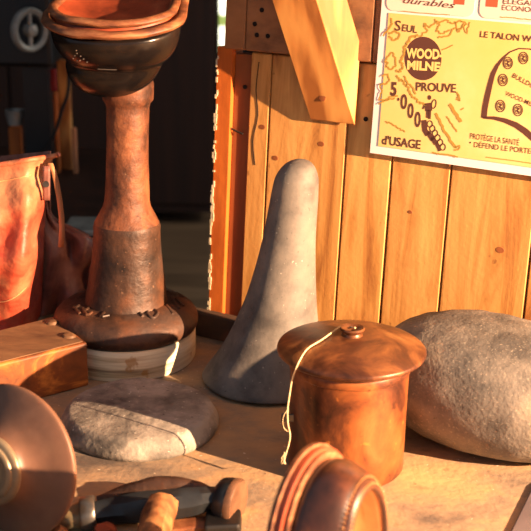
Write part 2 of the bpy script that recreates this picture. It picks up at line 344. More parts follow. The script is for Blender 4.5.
# ------------------------------------------------------------------ poster
poster = empty('poster', wpx(372, 152, 0.004), 'white-bordered yellow and pink rubber heel poster pinned to the boards', 'poster')
ax0 = Vector(P(372.5, 152)); axr = Vector(P(531, 177.5)); axt = Vector(P(385.5, 0))
DX = (axr - ax0).normalized(); DX = Vector((DX.x * math.cos(R_(.9)) - DX.y * math.sin(R_(.9)), DX.x * math.sin(R_(.9)) + DX.y * math.cos(R_(.9)))); DY = Vector((-DX.y, DX.x))
print('poster tilt', math.degrees(math.atan2(DX.y, DX.x)), 'left edge', math.degrees(math.atan2((axt - ax0).x, (axt - ax0).y)))
hgt = (axt - ax0).dot(DY)
def paper(q4, z, h, name, mt, par): return obj(name, prism([WP(s, t, z) for s, t in q4], NW * h), mt, par, smooth=False)
def rect(o, w_, h_, dx=0, dy=0):
    p = o + DX * dx + DY * dy; return [p, p + DX * w_, p + DX * w_ + DY * h_, p + DY * h_]
M['white'] = mk('poster_white', [(0.3, '#ece4e0'), (0.7, '#f8f2ee')], scale=(8, 8, 8), bump=0.05)
M['yellow'] = mk('poster_yellow', [(0.3, '#ecc470'), (0.55, '#f0cc80'), (0.75, '#f4d898')], scale=(9, 9, 9), rough=(0.4, 0.55), bump=0.08, bdist=0.002, bscale=8)
M['pink'] = flat('poster_pink', '#f4dcc8', 0.55); M['redbar'] = flat('poster_red', '#dc5a3c', 0.55)
M['ink'] = flat('poster_brown_ink', '#5a3428', 0.6); M['inkl'] = flat('poster_light_ink', '#b08a3c', 0.6); M['inky'] = flat('poster_yellow_ink', '#eed080', 0.6)
Z0 = 0.0085
sheet = paper(rect(ax0, 0.40, 0.50), Z0 - 0.0015, 0.0008, 'paper', M['white'], poster)
def PP(px, py): return Vector(P(px, py, Z0))
Z1 = Z0 - 0.0004
yl = PP(378, 146); ytop = PP(384.5, 12.5)
yh = (ytop - yl).dot(DY); yw = 0.365
ox = (yl - ax0).dot(DX); oy = (yl - ax0).dot(DY)
paper(rect(ax0, yw, yh, ox, oy), Z1, 0.0003, 'yellow_panel', M['yellow'], poster)
ZP = Z1 + 0.0003
def card(x0, x1, ylow, name):
    a = PP(x0, ylow); b_ = PP(x1, ylow); dx = (a - ax0).dot(DX); dw = (b_ - a).dot(DX); dy = oy + yh + 0.003
    r = 0.009; h_ = 0.14; pts = []
    for cx, cy, a0 in ((r, r, 180), (dw - r, r, 270), (dw - r, h_ - r, 0), (r, h_ - r, 90)):
        for q in range(7):
            an = R_(a0 + q * 15); pts.append(ax0 + DX * (dx + cx + r * math.cos(an)) + DY * (dy + cy + r * math.sin(an)))
    c = paper(pts, Z1, 0.0003, name, M['pink'], poster); return dx, dy, dw
c1 = card(386, 474, 8, 'pink_card'); c2 = card(479, 566, 14, 'pink_card')
def bar(dx, dy, w_, h_): paper(rect(ax0, w_, h_, dx, dy), ZP, 0.0002, 'red_bar', M['redbar'], poster)
bar(c1[0] + 0.010, c1[1] + 0.013, 0.012, 0.10); bar(c1[0] + c1[2] - 0.025, c1[1] + 0.013, 0.013, 0.10)
bar(c2[0] + 0.007, c2[1] + 0.013, 0.014, 0.10); bar(c2[0] + c2[2] - 0.022, c2[1] + 0.013, 0.013, 0.10)
DG = bpy.context.evaluated_depsgraph_get
def text(s, a, b_, hpx, mt=None, bold=0.0, sx=None, name='lettering', shear=0.0):
    """text whose baseline runs from pixel a to pixel b on the poster, cap height hpx pixels"""
    a2, b2 = PP(*a), PP(*b_); hh = (PP(a[0], a[1] - hpx) - a2).length
    cu = bpy.data.curves.new('t', 'FONT'); cu.body = s; cu.size = 1; cu.offset = bold; cu.shear = shear; cu.resolution_u = 3
    to = bpy.data.objects.new('t', cu); COL.objects.link(to); dg = DG(); dg.update()
    me = bpy.data.meshes.new_from_object(to.evaluated_get(dg)); bpy.data.objects.remove(to)
    xs = [v.co.x for v in me.vertices]; x0, x1 = min(xs), max(xs)
    d = (b2 - a2); kx = d.length / (x1 - x0); d.normalize(); n = Vector((-d.y, d.x)); ky = hh / 0.70
    o0 = wpos(poster)
    for v in me.vertices:
        q = a2 + d * (v.co.x - x0) * kx + n * v.co.y * ky; v.co = WP(q.x, q.y, ZP + 0.0003) - o0
    me.materials.append(mt or M['ink']); o = bpy.data.objects.new(name, me); COL.objects.link(o); o.parent = poster
    return o
def ribbon(pts, wpxs, mt=None, name='drawing', closed=False):
    q = [PP(*p) for p in pts]; n = len(q); ws = wpxs if isinstance(wpxs, (list, tuple)) else [wpxs] * n
    Lf, Rt = [], []
    for i in range(n):
        a = q[(i - 1) % n] if closed or i else q[0]; c = q[(i + 1) % n] if closed or i < n - 1 else q[-1]
        t = (c - a).normalized(); nn = Vector((-t.y, t.x)) * ws[i] * 0.5 * 0.00135
        Lf.append(q[i] + nn); Rt.append(q[i] - nn)
    V = [WP(p.x, p.y, ZP + 0.00025) for p in Lf + Rt]; Fc = [(i, (i + 1) % n, n + (i + 1) % n, n + i) for i in range(n if closed else n - 1)]
    return V, Fc
def ell(cx, cy, rx, ry, n=24, rot=0.0, a0=0, a1=360):
    full = (a1 - a0 == 360)
    out = []
    for k in range(n if full else n + 1):
        a = R_(a0 + (a1 - a0) * k / n); x, y = rx * math.cos(a), ry * math.sin(a)
        out.append((cx + x * math.cos(rot) - y * math.sin(rot), cy + x * math.sin(rot) + y * math.cos(rot)))
    return out
def disc_px(cx, cy, rx, ry, mt, name='drawing', lift=0.0):
    q = [PP(*p) for p in ell(cx, cy, rx, ry, 40)]
    return obj(name, ([WP(p.x, p.y, ZP + 0.0001 + lift) for p in q], [tuple(range(len(q)))]), mt, poster, smooth=False)
def squig(pts, amp=0.8, n=5, seed=0):
    rnd = random.Random(seed); out = []
    for (a, b_), (c, d) in zip(pts, pts[1:]):
        for k in range(n): t = k / n; out.append((a + (c - a) * t + rnd.uniform(-amp, amp), b_ + (d - b_) * t + rnd.uniform(-amp, amp)))
    out.append(pts[-1]); return out
text('S', (394.5, 30.3), (400.5, 30.9), 10.2, bold=0.01)
text('EUL', (402, 31), (417, 33), 7.0, bold=0.015)
disc_px(423, 58.5, 18.6, 21.8, M['ink'], 'round_badge')
text('WOOD-', (406, 57.5), (442.5, 59), 9.2, M['inky'], bold=0.045, name='badge_lettering')
text('MILNE', (407, 69), (440, 71), 8.4, M['inky'], bold=0.045, name='badge_lettering')
text('PROUVE', (416, 90.5), (456, 92.5), 8.4, bold=0.02)
text('5', (390.5, 95), (396.5, 95.5), 13, bold=0.035)
text('.', (397.5, 100), (399.6, 100.3), 12, bold=0.04)
text('0', (400.5, 108.5), (407, 109), 14.5, bold=0.02)
text('0', (407.5, 117.5), (413.5, 118), 14.5, bold=0.02)
text('0', (414.5, 126.5), (420.5, 127), 15, bold=0.02)
text("d'USAGE", (382, 144), (420.5, 149), 8.6, bold=0.02)
text('LE TALON WOOD-MILNE', (480, 37), (581, 47), 6.2, bold=0.012)
text('Prot\u00e8ge la sant\u00e9'.upper(), (470, 138.5), (519, 145.5), 5.6, bold=0.004)
text('D\u00e9fend le porte-monnaie'.upper(), (474, 147), (566, 158), 5.2, bold=0.004)
text("'", (470, 147), (471.2, 147), 5.2)
text('BULLDOG', (512, 77), (538, 91), 4.6, bold=0.004)
text('WOOD-MILNE', (505, 95), (538, 109), 4.4, bold=0.004)
text('durables', (403, 3), (455, 8.5), 6.4, bold=0.0, shear=0.35)
text('\u00c9L\u00c9GANTS', (503, 3.5), (548, 7), 5.2)
text('\u00c9CONOMIQUES', (502, 10), (560, 14.5), 5.2)
lines = []
dk = []
L1 = lambda pts, w_=1.0, s=0, a=0.7: lines.append(ribbon(squig(pts, a, 5, s), w_))
L1([(391, 18), (392, 24), (388, 30), (383, 36)], 1.6, 1); L1([(389, 34), (395, 31), (400, 34), (399, 38), (393, 40), (389, 36)], 1.6, 2)
L1([(393, 52), (395, 58), (396, 66), (391, 69), (386, 67), (388, 62), (384, 62), (388, 57), (392, 52)], 1.4, 3)
L1([(419, 36), (412, 37), (407, 43), (404, 48), (403, 56), (401, 62), (403, 68), (400, 72), (396, 70)], 2.0, 4, 1.2)
L1([(419, 36), (427, 31), (424, 24), (429, 27), (435, 22), (440, 24), (436, 30), (442, 33), (450, 30)], 1.3, 5, 1.2)
L1([(434, 19), (440, 22), (447, 20), (452, 24), (460, 20), (466, 24), (460, 30), (454, 28), (448, 35), (438, 38)], 1.3, 6, 1.2)
L1([(455, 22), (459, 33), (463, 24), (467, 34), (470, 22)], 1.0, 7, 1.0)
L1([(382, 76), (388, 74), (390, 80), (386, 84), (379, 84), (382, 90), (379, 100), (386, 100), (391, 97), (398, 96)], 1.4, 8)
L1([(378, 104), (385, 101), (395, 98)], 1.2, 9); L1([(396, 76), (400, 80), (404, 82), (408, 88), (411, 95), (415, 99), (420, 103), (426, 105)], 1.8, 10, 1.2)
L1([(404, 76), (408, 83), (413, 88), (416, 94)], 1.6, 11); L1([(442, 50), (447, 48), (453, 45)], 0.9, 12, 0.3)
L1([(436, 113), (440, 122), (446, 133), (453, 144), (456, 148)], 2.4, 13, 0.8); L1([(450, 104), (454, 111), (461, 122)], 3.0, 14, 0.6)
L1([(446, 117), (451, 123), (457, 132)], 1.2, 15, 0.8); L1([(455, 147), (460, 146), (458, 150), (454, 150)], 1.2, 16)
L1([(456, 92), (459, 96), (460, 101), (457, 99), (459, 94)], 1.3, 17); L1([(461, 110), (464, 108)], 1.0, 18, 0.3)
L1([(385, 121), (392, 124), (399, 128), (405, 132)], 1.3, 19, 1.0); L1([(432, 152), (440, 154), (450, 155), (458, 157)], 1.3, 20, 0.5)
L1([(486, 157), (500, 159), (530, 163), (560, 168)], 0.8, 21, 0.2)
L1([(500, 17), (515, 18), (532, 20), (556, 23)], 0.8, 22, 0.3); L1([(400, 11), (420, 13), (450, 15)], 0.6, 23, 0.3)
obj('map_drawing', join(*lines), M['inkl'], poster, smooth=False)
# tumbling blocks after the figures, small walking man
dk += [ribbon(p, w_) for p, w_ in (([(424, 120), (425, 130), (428, 135)], 5), ([(428, 132), (433, 140)], 4.5), ([(432, 137), (436, 144)], 4), ([(436, 142), (439, 148), (440, 151)], 3.5),
       ([(428, 103), (429, 111)], 6.5), ([(428, 110), (427.5, 118)], 2.6), ([(430, 110), (429.5, 119)], 2.4), ([(425, 104), (423, 109)], 1.5))]
for k in range(6): dk.append(ribbon(ell(430 + k * 2.6, 124 + k * 4.6, 2.6, 3.2, 14), 0.9, closed=True))
dk.append(ribbon(ell(434, 104, 2.2, 4.5, 14, 0.2), 0.9, closed=True))
obj('figures_drawing', join(*dk), M['ink'], poster, smooth=False); disc_px(429.5, 97.5, 1.8, 2.4, M['ink'], 'head_drawing', 0.0001)
# heel outline
hl = [(484, 118), (485, 108), (487, 98), (490, 85), (493, 74), (497, 66), (503, 58), (510, 52), (519, 48.5), (530, 49), (541, 52), (550, 60), (556, 72), (560, 90), (561, 108), (560, 125), (556, 140), (551, 156)]
hw = [5, 5, 5, 4.6, 4.2, 3.2, 1.6, 1.1, 1.1, 1.1, 1.1, 2, 3, 4, 5, 5, 5, 5]
h2 = ribbon([(483, 117.5), (494, 118), (505, 120.5), (516, 125), (525, 131), (533, 138), (541, 147), (550, 156)], [2, 3, 4, 5, 5.5, 5.5, 5, 4])
obj('heel_outline', join(ribbon(hl, hw), h2), M['ink'], poster, smooth=False)
cc = []
for x, y in ((508, 63), (523.5, 58), (503, 80), (500.5, 106), (518, 110), (540, 66)):
    cc += [ribbon(ell(x, y, 4.6, 5.8, 20), 0.8, closed=True), ribbon(ell(x, y, 3, 4, 16), 0.6, closed=True), ribbon([(x - 1, y - 2.4), (x + 1, y - 1), (x - 1, y + .5), (x + 1, y + 2.5)], 1.8)]
obj('stud_drawing', join(*cc), M['ink'], poster, smooth=False)

# ------------------------------------------------------------------ lasting stand: wooden disc, iron column
B = at(127, 354)                                   # axis of the column on the bench
def prof(base, rows, dz=0.0):
    out = []
    for py, r in rows:
        h = hz(base, py); Z = depth(Vector((base.x, base.y, T + h))); out.append((h + dz, r * Z / F))
    return out
rb = 68.5 * depth(B) / F
hb = 0.040
disc = obj('wooden_disc', lathe([(0.0, rb * 0.985), (0.003, rb), (hb - 0.003, rb), (hb, rb * 0.985)], 96, org=B), M['plywood'], origin=B)
tag(disc, 'pale round layered wood disc under the foot of the iron stand', 'wooden disc')
C0 = Vector((B.x, B.y, T + hb))
stand = empty('lasting_stand', C0, 'tall rusty brown iron column with a wide round lettered foot', 'iron stand')
rows = [(305, 41), (301, 39.5), (262, 35.7), (231, 33.2), (226, 33.6), (222, 32.5), (206, 24), (200, 22.6), (180, 21.6), (140, 21), (107, 21.6), (103, 22.5), (99, 25.4), (84, 26.0), (80, 25.2), (66, 20.5), (45, 20)]
pr = prof(B, rows)
col = [(hb, 0.0885), (hb + 0.004, 0.0925), (hb + 0.012, 0.0945), (hb + 0.021, 0.092), (hb + 0.029, 0.084), (hb + 0.034, 0.074), (hb + 0.037, 0.062)]
def colseg(hr, nm, mt, sg=80): return obj(nm, wob(lathe(hr, sg, org=B), 0.0006, 40, 1), mt, stand)
colseg(smoothprof(col, 4), 'foot', M['rustd'])
shaft = [(hb + 0.034, 0.0545), (hb + 0.038, 0.0535)] + [p for p in pr if p[0] > hb + 0.04]
def tilt(vf, ang=R_(1.6)):
    return [Vector((v.x + (v.z - T - hb) * math.tan(ang), v.y, v.z)) for v in vf[0]], vf[1]
dens = []
for (a, ra), (b_, rb_) in zip(shaft, shaft[1:]):
    n = max(1, int((b_ - a) / 0.006))
    dens += [(a + (b_ - a) * k / n, ra + (rb_ - ra) * k / n) for k in range(n)]
dens.append(shaft[-1])
cut = [k for k, p in enumerate(dens) if p[0] <= pr[5][0] + 1e-6][-1]
obj('sleeve', tilt(wob(lathe(dens[:cut + 1], 80, org=B), 0.0007, 35, 2)), M['rustd'], stand)
obj('column', tilt(wob(lathe(dens[cut:], 80, org=B), 0.0007, 35, 3)), M['rust'], stand)
# raised cast characters on the foot
def castmark(pts, nm='cast_mark'):
    V = []
    for px, py in pts: V.append(at(px, py, T + hb + 0.0335))
    out = []
    for v in V:
        r = (Vector((v.x, v.y)) - Vector((B.x, B.y))).length
        z = hb + (0.0365 if r < 0.068 else 0.0365 - (r - 0.068) * 0.45 if r < 0.08 else 0.031 - (r - 0.08) * 0.9)
        out.append(Vector((v.x, v.y, T + z + 0.0006)))
    return tube(out, 0.0020, 8, 3)
obj('cast_mark', join(castmark([(74, 309), (80, 315)]), castmark([(74, 311), (79, 308)])), M['rustd'], stand)
obj('cast_mark', join(castmark([(83, 311), (87, 317), (92, 315)]), castmark([(85, 313), (90, 310)])), M['rustd'], stand)
obj('cast_mark', join(castmark([(99, 313), (107, 312), (101, 319), (109, 318)])), M['rustd'], stand)
obj('cast_mark', join(castmark([(139, 315), (143, 319)]), castmark([(147, 313), (153, 312), (158, 315), (154, 319), (149, 318), (147, 313)])), M['rustd'], stand)
obj('cast_mark', join(castmark([(167, 308), (173, 314)]), castmark([(172, 303), (179, 309)]), castmark([(176, 301), (183, 306)])), M['rustd'], stand)

# ------------------------------------------------------------------ upturned shoe on the column
htop = shaft[-1][0]
SHO = aty(114, 9, B.y - 0.055) 
shoe = empty('upturned_shoe', Vector((B.x, B.y, T + htop)), 'glossy black shoe with orange welt sitting upside down on the iron column', 'shoe')
tl = R_(13); yawS = R_(-6)
def SL(x, y, z):                                  # local: toe at -y, sole plane z=0 up
    c, s = math.cos(tl), math.sin(tl)
    y2, z2 = y * c - z * s * -1 * -1, y * s + z * c
    x3, y3 = x * math.cos(yawS) - y2 * math.sin(yawS), x * math.sin(yawS) + y2 * math.cos(yawS)
    return SHO + Vector((x3, y3, z2))
def outl(a, front, backl, n=64, waist=0.86):      # shoe outline, round toe in front
    pts = []
    for k in range(n):
        an = 2 * math.pi * k / n; cx, cy = math.cos(an), math.sin(an)
        if cy < 0: pts.append((a * abs(cx) ** 0.9 * (1 if cx > 0 else -1), front * cy))
        else:
            yy = backl * (1 - (1 - cy) ** 1.0); ww = a * (abs(cx) ** 0.55) * (waist + (1 - waist) * (1 - min(1, cy * 1.4)) if cy < .7 else waist)
            pts.append((ww * (1 if cx > 0 else -1), yy))
    return pts
def ring(a, fr, bl, z, dy=0, dx=0): return [SL(x + dx, y + dy, z) for x, y in outl(a, fr, bl)]
A0 = 0.0760
body = [ring(A0 * .97, .060, .17, -0.012), ring(A0 * 1.0, .062, .17, -0.020), ring(A0 * 1.0, .062, .17, -0.030), ring(A0 * .95, .058, .165, -0.043), ring(A0 * .87, .051, .16, -0.053),
        ring(A0 * .80, .045, .155, -0.058), ring(A0 * .77, .043, .15, -0.062, 0, -.004), ring(A0 * .76, .044, .15, -0.070, 0, -.006), ring(A0 * .70, .041, .14, -0.082, 0, -.008), ring(A0 * .58, .034, .12, -0.093, 0, -.010),
        ring(A0 * .40, .024, .09, -0.101, 0, -.012), ring(A0 * .18, .012, .05, -0.105, 0, -.012)]
up_ = obj('upper', loft(body), M['blackle'], shoe); ss = up_.modifiers.new('s', 'SUBSURF'); ss.levels = 1; ss.render_levels = 2
def rimring(a, fr, bl, z, r, dx=0):
    pts = ring(a, fr, bl, z, 0, dx); n = len(pts); loops = []
    for i, p in enumerate(pts):
        t = (pts[(i + 1) % n] - pts[i - 1]).normalized(); upv = (SL(0, 0, 1) - SL(0, 0, 0)); o1 = t.cross(upv).normalized()
        loops.append([p + o1 * r * math.cos(q) * 1.3 + upv * r * math.sin(q) for q in [2 * math.pi * k / 10 for k in range(10)]])
    loops.append(loops[0]); return wob(loft(loops, False, False), 0.0012, 40, 5)
obj('welt', rimring(A0 * 1.03, .066, .175, -0.008, 0.0052), M['welt'], shoe)
obj('outer_sole_edge', rimring(A0 * .93, .058, .168, 0.003, 0.0045), M['welt'], shoe)
obj('sole', loft([ring(A0 * .95, .060, .17, -0.012), ring(A0 * .90, .055, .165, -0.002), ring(A0 * .80, .047, .155, -0.006), ring(A0 * .45, .028, .10, -0.010)]), M['sole'], shoe)
def bodyfront(x, z):                              # point of the toe surface for x, z
    import bisect
    tab = [(-0.020, A0, .062), (-0.030, A0, .062), (-0.043, A0 * .95, .058), (-0.053, A0 * .87, .051), (-.062, A0 * .77, .043), (-.07, A0 * .76, .044)]
    for (z0, a0, f0), (z1, a1, f1) in zip(tab, tab[1:]):
        if z1 <= z <= z0:
            t = (z0 - z) / (z0 - z1); a, f = a0 + (a1 - a0) * t, f0 + (f1 - f0) * t; cx = (abs(x) / a) ** (1 / .9); return SL(x, -f * math.sqrt(max(0, 1 - cx * cx)) - 0.0004, z)
    return SL(x, -.06, z)
M['hole'] = flat('punch_holes', '#4c443e', 0.6)
dots = []
for x, z in ((-.033, -.034), (-.0365, -.038), (-.0395, -.0425), (-.029, -.037), (-.026, -.0405), (-.031, -.0435), (-.035, -.0445), (-.0225, -.0445), (-.033, -.030)):
    p = bodyfront(x, z); dots.append(lathe([(-0.0005, .0009), (0.0006, .0006)], 8, axis=(-.2, -1, 0), org=p))
obj('punched_triangle', join(*dots), M['hole'], shoe)
obj('seam', tube([bodyfront(x, -.0545) + Vector((0, -.001, 0)) for x in (-.012, -.005, .004, .010)], 0.0006, 6, 3), M['hole'], shoe)

# ------------------------------------------------------------------ grey cone
K = at(268, 379)
crow = [(379, 66), (376, 66.3), (371, 64.5), (362, 59), (350, 52.5), (330, 44.5), (310, 38.5), (290, 34), (270, 30.5), (250, 28), (230, 26), (210, 24.5), (190, 23.2), (178, 21.8), (170, 18.6), (164, 14), (160.5, 8.5), (159, 2.5)]
def cc_at(py):                                    # lean of the axis in the photo
    t = (379 - py) / 215.0; return 268 + 30.5 * t + 1.5 * math.sin(math.pi * t)
loops = []
seg = 80
sp_ = smoothprof([(py, r) for py, r in crow], 4)
for py, r in sp_:
    h = hz(K, py); Z = depth(Vector((K.x, K.y, T + h))); rr = max(r, 0.3) * Z / F
    q = aty(cc_at(py), py, K.y); cx = q.x
    loops.append([Vector((cx + rr * math.cos(2 * math.pi * k / seg), K.y + rr * math.sin(2 * math.pi * k / seg), T + max(h, 0.0))) for k in range(seg)])
ring0 = loops[0]; kc = Vector((K.x, K.y, 0))
loops = [[Vector((K.x + (v.x - K.x) * f, K.y + (v.y - K.y) * f, T + z)) for v in ring0] for f, z in ((.9, 0.0), (.93, .003), (.985, .0035))] + [l for l in loops if l[0].z > T + .005]
cone = obj('iron_cone', wob(loft(loops), 0.0012, 22, 4), M['cone'], origin=K)
tag(cone, 'tall smooth grey cone with flared base and rounded top beside the pot', 'cone')

# ------------------------------------------------------------------ flat round stone
D = at(140, 425)
rd = 79 * depth(D) / F
vf = lathe(smoothprof([(0.0, rd * .98), (0.004, rd), (0.010, rd * .99), (0.018, rd * .945), (0.0225, rd * .90), (0.0245, rd * .8), (0.0255, rd * .4), (0.0255, rd * .05)], 5), 110, org=D)
fs = obj('flat_stone', wob(wob(vf, 0.0018, 18, 6), 0.0006, 130, 2), M['slabrock'], origin=D)
tag(fs, 'flat round grey stone slab lying in front of the wood disc', 'stone')

# ------------------------------------------------------------------ big stone
Z_ = at(496, 440)
a_, b2_, c_ = 0.150, 0.095, 0.074
V, Fc = [], []
nu, nv = 96, 56
rot = R_(25)
for j in range(nv + 1):
    ph = math.pi * j / nv - math.pi / 2
    for i in range(nu):
        th_ = 2 * math.pi * i / nu
        sgn = lambda v, p: math.copysign(abs(v) ** p, v)
        x = a_ * sgn(math.cos(ph), .86) * sgn(math.cos(th_), .92); y = b2_ * sgn(math.cos(ph), .86) * sgn(math.sin(th_), .92); z = c_ * sgn(math.sin(ph), .95)
        z *= 1 + 0.10 * (-x / a_) if z > 0 else 1.0
        z += 0.0
        p = Vector((x * math.cos(rot) + y * math.sin(rot), -x * math.sin(rot) + y * math.cos(rot), z))
        V.append(Vector((Z_.x, Z_.y, T + c_ * 0.93)) + p)
for j in range(nv):
    for i in range(nu): Fc.append((j * nu + i, j * nu + (i + 1) % nu, (j + 1) * nu + (i + 1) % nu, (j + 1) * nu + i))
vf = wob(wob((V, Fc), 0.004, 9, 3), 0.0012, 60, 3)
vf = ([Vector((v.x, v.y, max(v.z, T + 0.0))) for v in vf[0]], vf[1])
rk = obj('lapstone', vf, M['rock'], origin=Z_); tag(rk, 'large rounded grey boulder-like stone at the right under the poster', 'stone')

# ------------------------------------------------------------------ lidded pot
Q = at(345.5, 463)
pot = empty('lidded_pot', Q, 'brown metal pot with a wide domed lid in the middle of the bench', 'pot')
Zq = depth(Q); rp_ = 57.5 * Zq / F
hl_ = hz(Q, 358)
obj('body', wob(lathe([(0, rp_ * .97), (0.002, rp_ * .99), (0.03, rp_ * .995), (hl_ * .6, rp_ * 1.0), (hl_ - 0.010, rp_ * 1.0), (hl_ - 0.009, rp_ * 1.02), (hl_ - 0.003, rp_ * 1.03), (hl_, rp_ * 1.01)], 96, org=Q), 0.0006, 25, 8), M['copper'], pot)
rl = 74.5 * depth(Vector((Q.x, Q.y, T + hl_))) / F
lx = Q + Vector((0.001, 0, 0))
lid = obj('lid', wob(lathe([(hl_, rp_ * 1.02), (hl_ + .0005, rp_ * 1.045), (hl_ + .005, rp_ * 1.05), (hl_ + .006, rp_ * 1.02), (hl_ + 0.007, rl * .97)] + smoothprof([(hl_ + .0085, rl * .995), (hl_ + .0105, rl), (hl_ + .0135, rl * .975), (hl_ + .0180, rl * .83), (hl_ + .0220, rl * .62), (hl_ + .0248, rl * .4), (hl_ + .0262, rl * .2), (hl_ + .0265, rl * .1)], 4), 96, org=lx), 0.0005, 25, 9), M['lid'], pot)
kb = lx + Vector((0, 0, hl_ + 0.0255))
obj('knob', lathe([(0, .0125), (.002, .0105), (.004, .0100), (.006, .0125), (.008, .0132), (.0095, .012), (.0085, .008), (.007, .006), (.006, .001)], 40, org=kb, cap1=False), M['lid'], lid)
lug = aty(287, 417, Q.y - 0.02)
lg = obj('lug', slab(lug + Vector((-.006, -.002, -.005)), (.014, 0, 0), (0, .004, 0), (0, 0, .009)), M['steel'], pot, smooth=False); bev(lg, .001)
# string from the knob over the lid and down
def onlid(px, py):
    d = ray(px, py); best = None
    for k in range(400):
        p = CAM + d * (1.0 + k * 0.0015); r = math.hypot(p.x - lx.x, p.y - lx.y)
        if r > rl: continue
        t = r / rl; hh = hl_ + 0.0130 + (0.0138) * (1 - t ** 2.2)
        if p.z <= T + hh: return Vector((p.x, p.y, p.z)) + Vector((0, 0, .0028))
    return None
strp = [kb + Vector((.003, -.002, .0095))]
for px, py in ((342, 328.5), (333, 334), (322, 342), (309, 350), (303, 357)):
    p = onlid(px, py)
    if p: strp.append(p)
yb = Q.y - math.sqrt(max(0, rl ** 2 - (aty(295, 370, Q.y).x - Q.x) ** 2)) - 0.001
yb = strp[-1].y - 0.012
for px, py in ((297, 366), (292, 380), (289.5, 395), (287.5, 410), (288, 424), (290, 434), (289, 443), (285.5, 455), (284, 461)):
    strp.append(aty(px, py, yb))
st = obj('string', tube(strp, 0.00085, 8, 4), M['string'], origin=kb)
fr = obj('frayed_end', join(*[tube([aty(285 + random.uniform(-1, 2), 452, yb), aty(283 + random.uniform(-2, 3), 458, yb - .001), aty(282.5 + random.uniform(-2.5, 4), 464, yb + random.uniform(-.002, .002))], 0.0003, 5, 2) for _ in range(7)] +
         [tube([aty(287, 410, yb), aty(283, 418, yb - .002), aty(284, 428, yb), aty(289, 432, yb)], 0.0003, 5, 3)]), M['string'], st)
tag(st, 'thin pale string hanging from the lid knob down the pot side', 'string')

# ------------------------------------------------------------------ wooden block at left
hB = 0.058
ca, cb_, cc_, ce = at(-90, 386, T + hB), at(87.5, 342.5, T + hB), at(54, 316, T + hB), at(-90, 352, T + hB)
blk = empty('wooden_block', Vector((ca.x * .4 + cb_.x * .6, cb_.y, T)), 'oil-stained orange wooden block with notched end beside the round wood disc', 'wooden block')
def lerp(a, b_, t): return a + (b_ - a) * t
bb = obj('block_body', prism([ca, cb_, cc_, ce], (0, 0, -hB)), M['block'], blk, smooth=False); bev(bb, 0.003, 3)
tpv = [v + Vector((0, 0, 0.0008)) for v in (lerp(ca, ce, .03), lerp(cb_, cc_, .05) + (ca - cb_).normalized() * .004, lerp(cb_, cc_, .95) + (ca - cb_).normalized() * .004, lerp(ca, ce, .97))]
tpo = obj('worn_top', prism(tpv, (0, 0, -0.002)), M['blocktop'], blk, smooth=False); bev(tpo, .0005, 1)
for t in (.28, .78):
    c = lerp(cb_, cc_, t) + (ca - cb_).normalized() * .012
    obj('peg', wob(lathe([(-.004, .008), (.001, .0085), (.0035, .007), (.0045, .003)], 18, org=c), 0.0012, 90, t), M['blocktop'], blk)

# ------------------------------------------------------------------ red leather bag
BG = at(10, 350)
yb0 = BG.y + 0.02
bag = empty('leather_bag', Vector((BG.x - .05, yb0, T)), 'crumpled orange-red leather bag with open stitched top standing at far left', 'bag')
def lr(a, b_, t): return a + (b_ - a) * t
def bagf(u, v):          # u 0..1 left->right, v 0 bottom ->1 top
    xl = -120
    xr = lr(40, 47, v) + (6 if v > .9 else 0) * (v - .9) * 10
    px = lr(xl, xr, u); top = 165 - (px) * 0.16; bot = 352 - (max(0, px) ** 2) * 0.024
    py = lr(bot, top, v)
    bulge = -0.030 * math.sin(math.pi * min(1, v * 1.05)) * (1 - (2 * u - 1.1) ** 2 * .4)
    rx = noise.noise(Vector((u * 5, v * 4, 1))) * 0.020 + 0.009 * math.sin(v * 17 + u * 5 + 2 * noise.noise(Vector((u * 4, v * 3, 5)))) * math.sin(math.pi * v)
    edge_ = 0.05 * max(0, u - .86) / .14 * max(0, u - .86) / .14
    return aty(px, py, yb0 + bulge + rx + edge_)
fp = obj('front_panel', grid(bagf, 90, 70), M['redle'], bag); solid(fp, 0.003)
def rimp(u): 
    p = bagf(u, 1.0); return p + Vector((0, -.002, 0.001))
obj('rim', tube([rimp(k / 12) for k in range(13)] + [rimp(1) + Vector((.008, .004, .002))], 0.0035, 10, 3), M['redle'], bag)
obj('stitching', tube([bagf(k / 30, .915) + Vector((0, -.0025, 0)) for k in range(30)], 0.0006, 5, 2), M['stitch'], bag)
obj('stitching', tube([bagf(k / 30, .30 + .03 * math.sin(k / 5)) + Vector((0, -.0028, 0)) for k in range(30)], 0.0006, 5, 2), M['stitch'], bag)
# side gusset, falling open in shade to the right
def gus(u, v):
    xr = 97 - 49 / (1 + math.exp(-(v - .58) * 24)); px = lr(lr(36, 47, v), xr, u); py = lr(lr(318, 300, u), lr(163, 175, u), v)
    fold = 0.012 * math.sin(u * 9 + v * 7) + noise.noise(Vector((u * 4, v * 4, 9))) * 0.024
    return aty(px, py, yb0 + .048 + .05 * u + fold)
gs = obj('side_gusset', grid(gus, 40, 50), M['darkle'], bag); solid(gs, 0.003)
def bpan(u, v):
    px = lr(-120, 50, u); top = 150 - px * .10; return aty(px, lr(300, top + 6, v), yb0 + .15 - .08 * max(0, u - .7) / .3)
bp = obj('back_panel', grid(bpan, 20, 12), M['darkle'], bag); solid(bp, 0.003)
yS = yb0 - .012
sp2 = [(50, 163), (54, 172), (57, 185), (59.5, 200), (61.5, 216), (62, 232), (61, 247)]
Vs = []
for px, py in sp2: Vs.append(([aty(px - 2.7, py, yS + .02), aty(px + 2.7, py, yS + .022)]))
V = [v for pr_ in Vs for v in pr_]; Fc = [(2 * i, 2 * i + 1, 2 * i + 3, 2 * i + 2) for i in range(len(Vs) - 1)]
stp = obj('strap', (V, Fc), M['strap'], bag); solid(stp, 0.002)
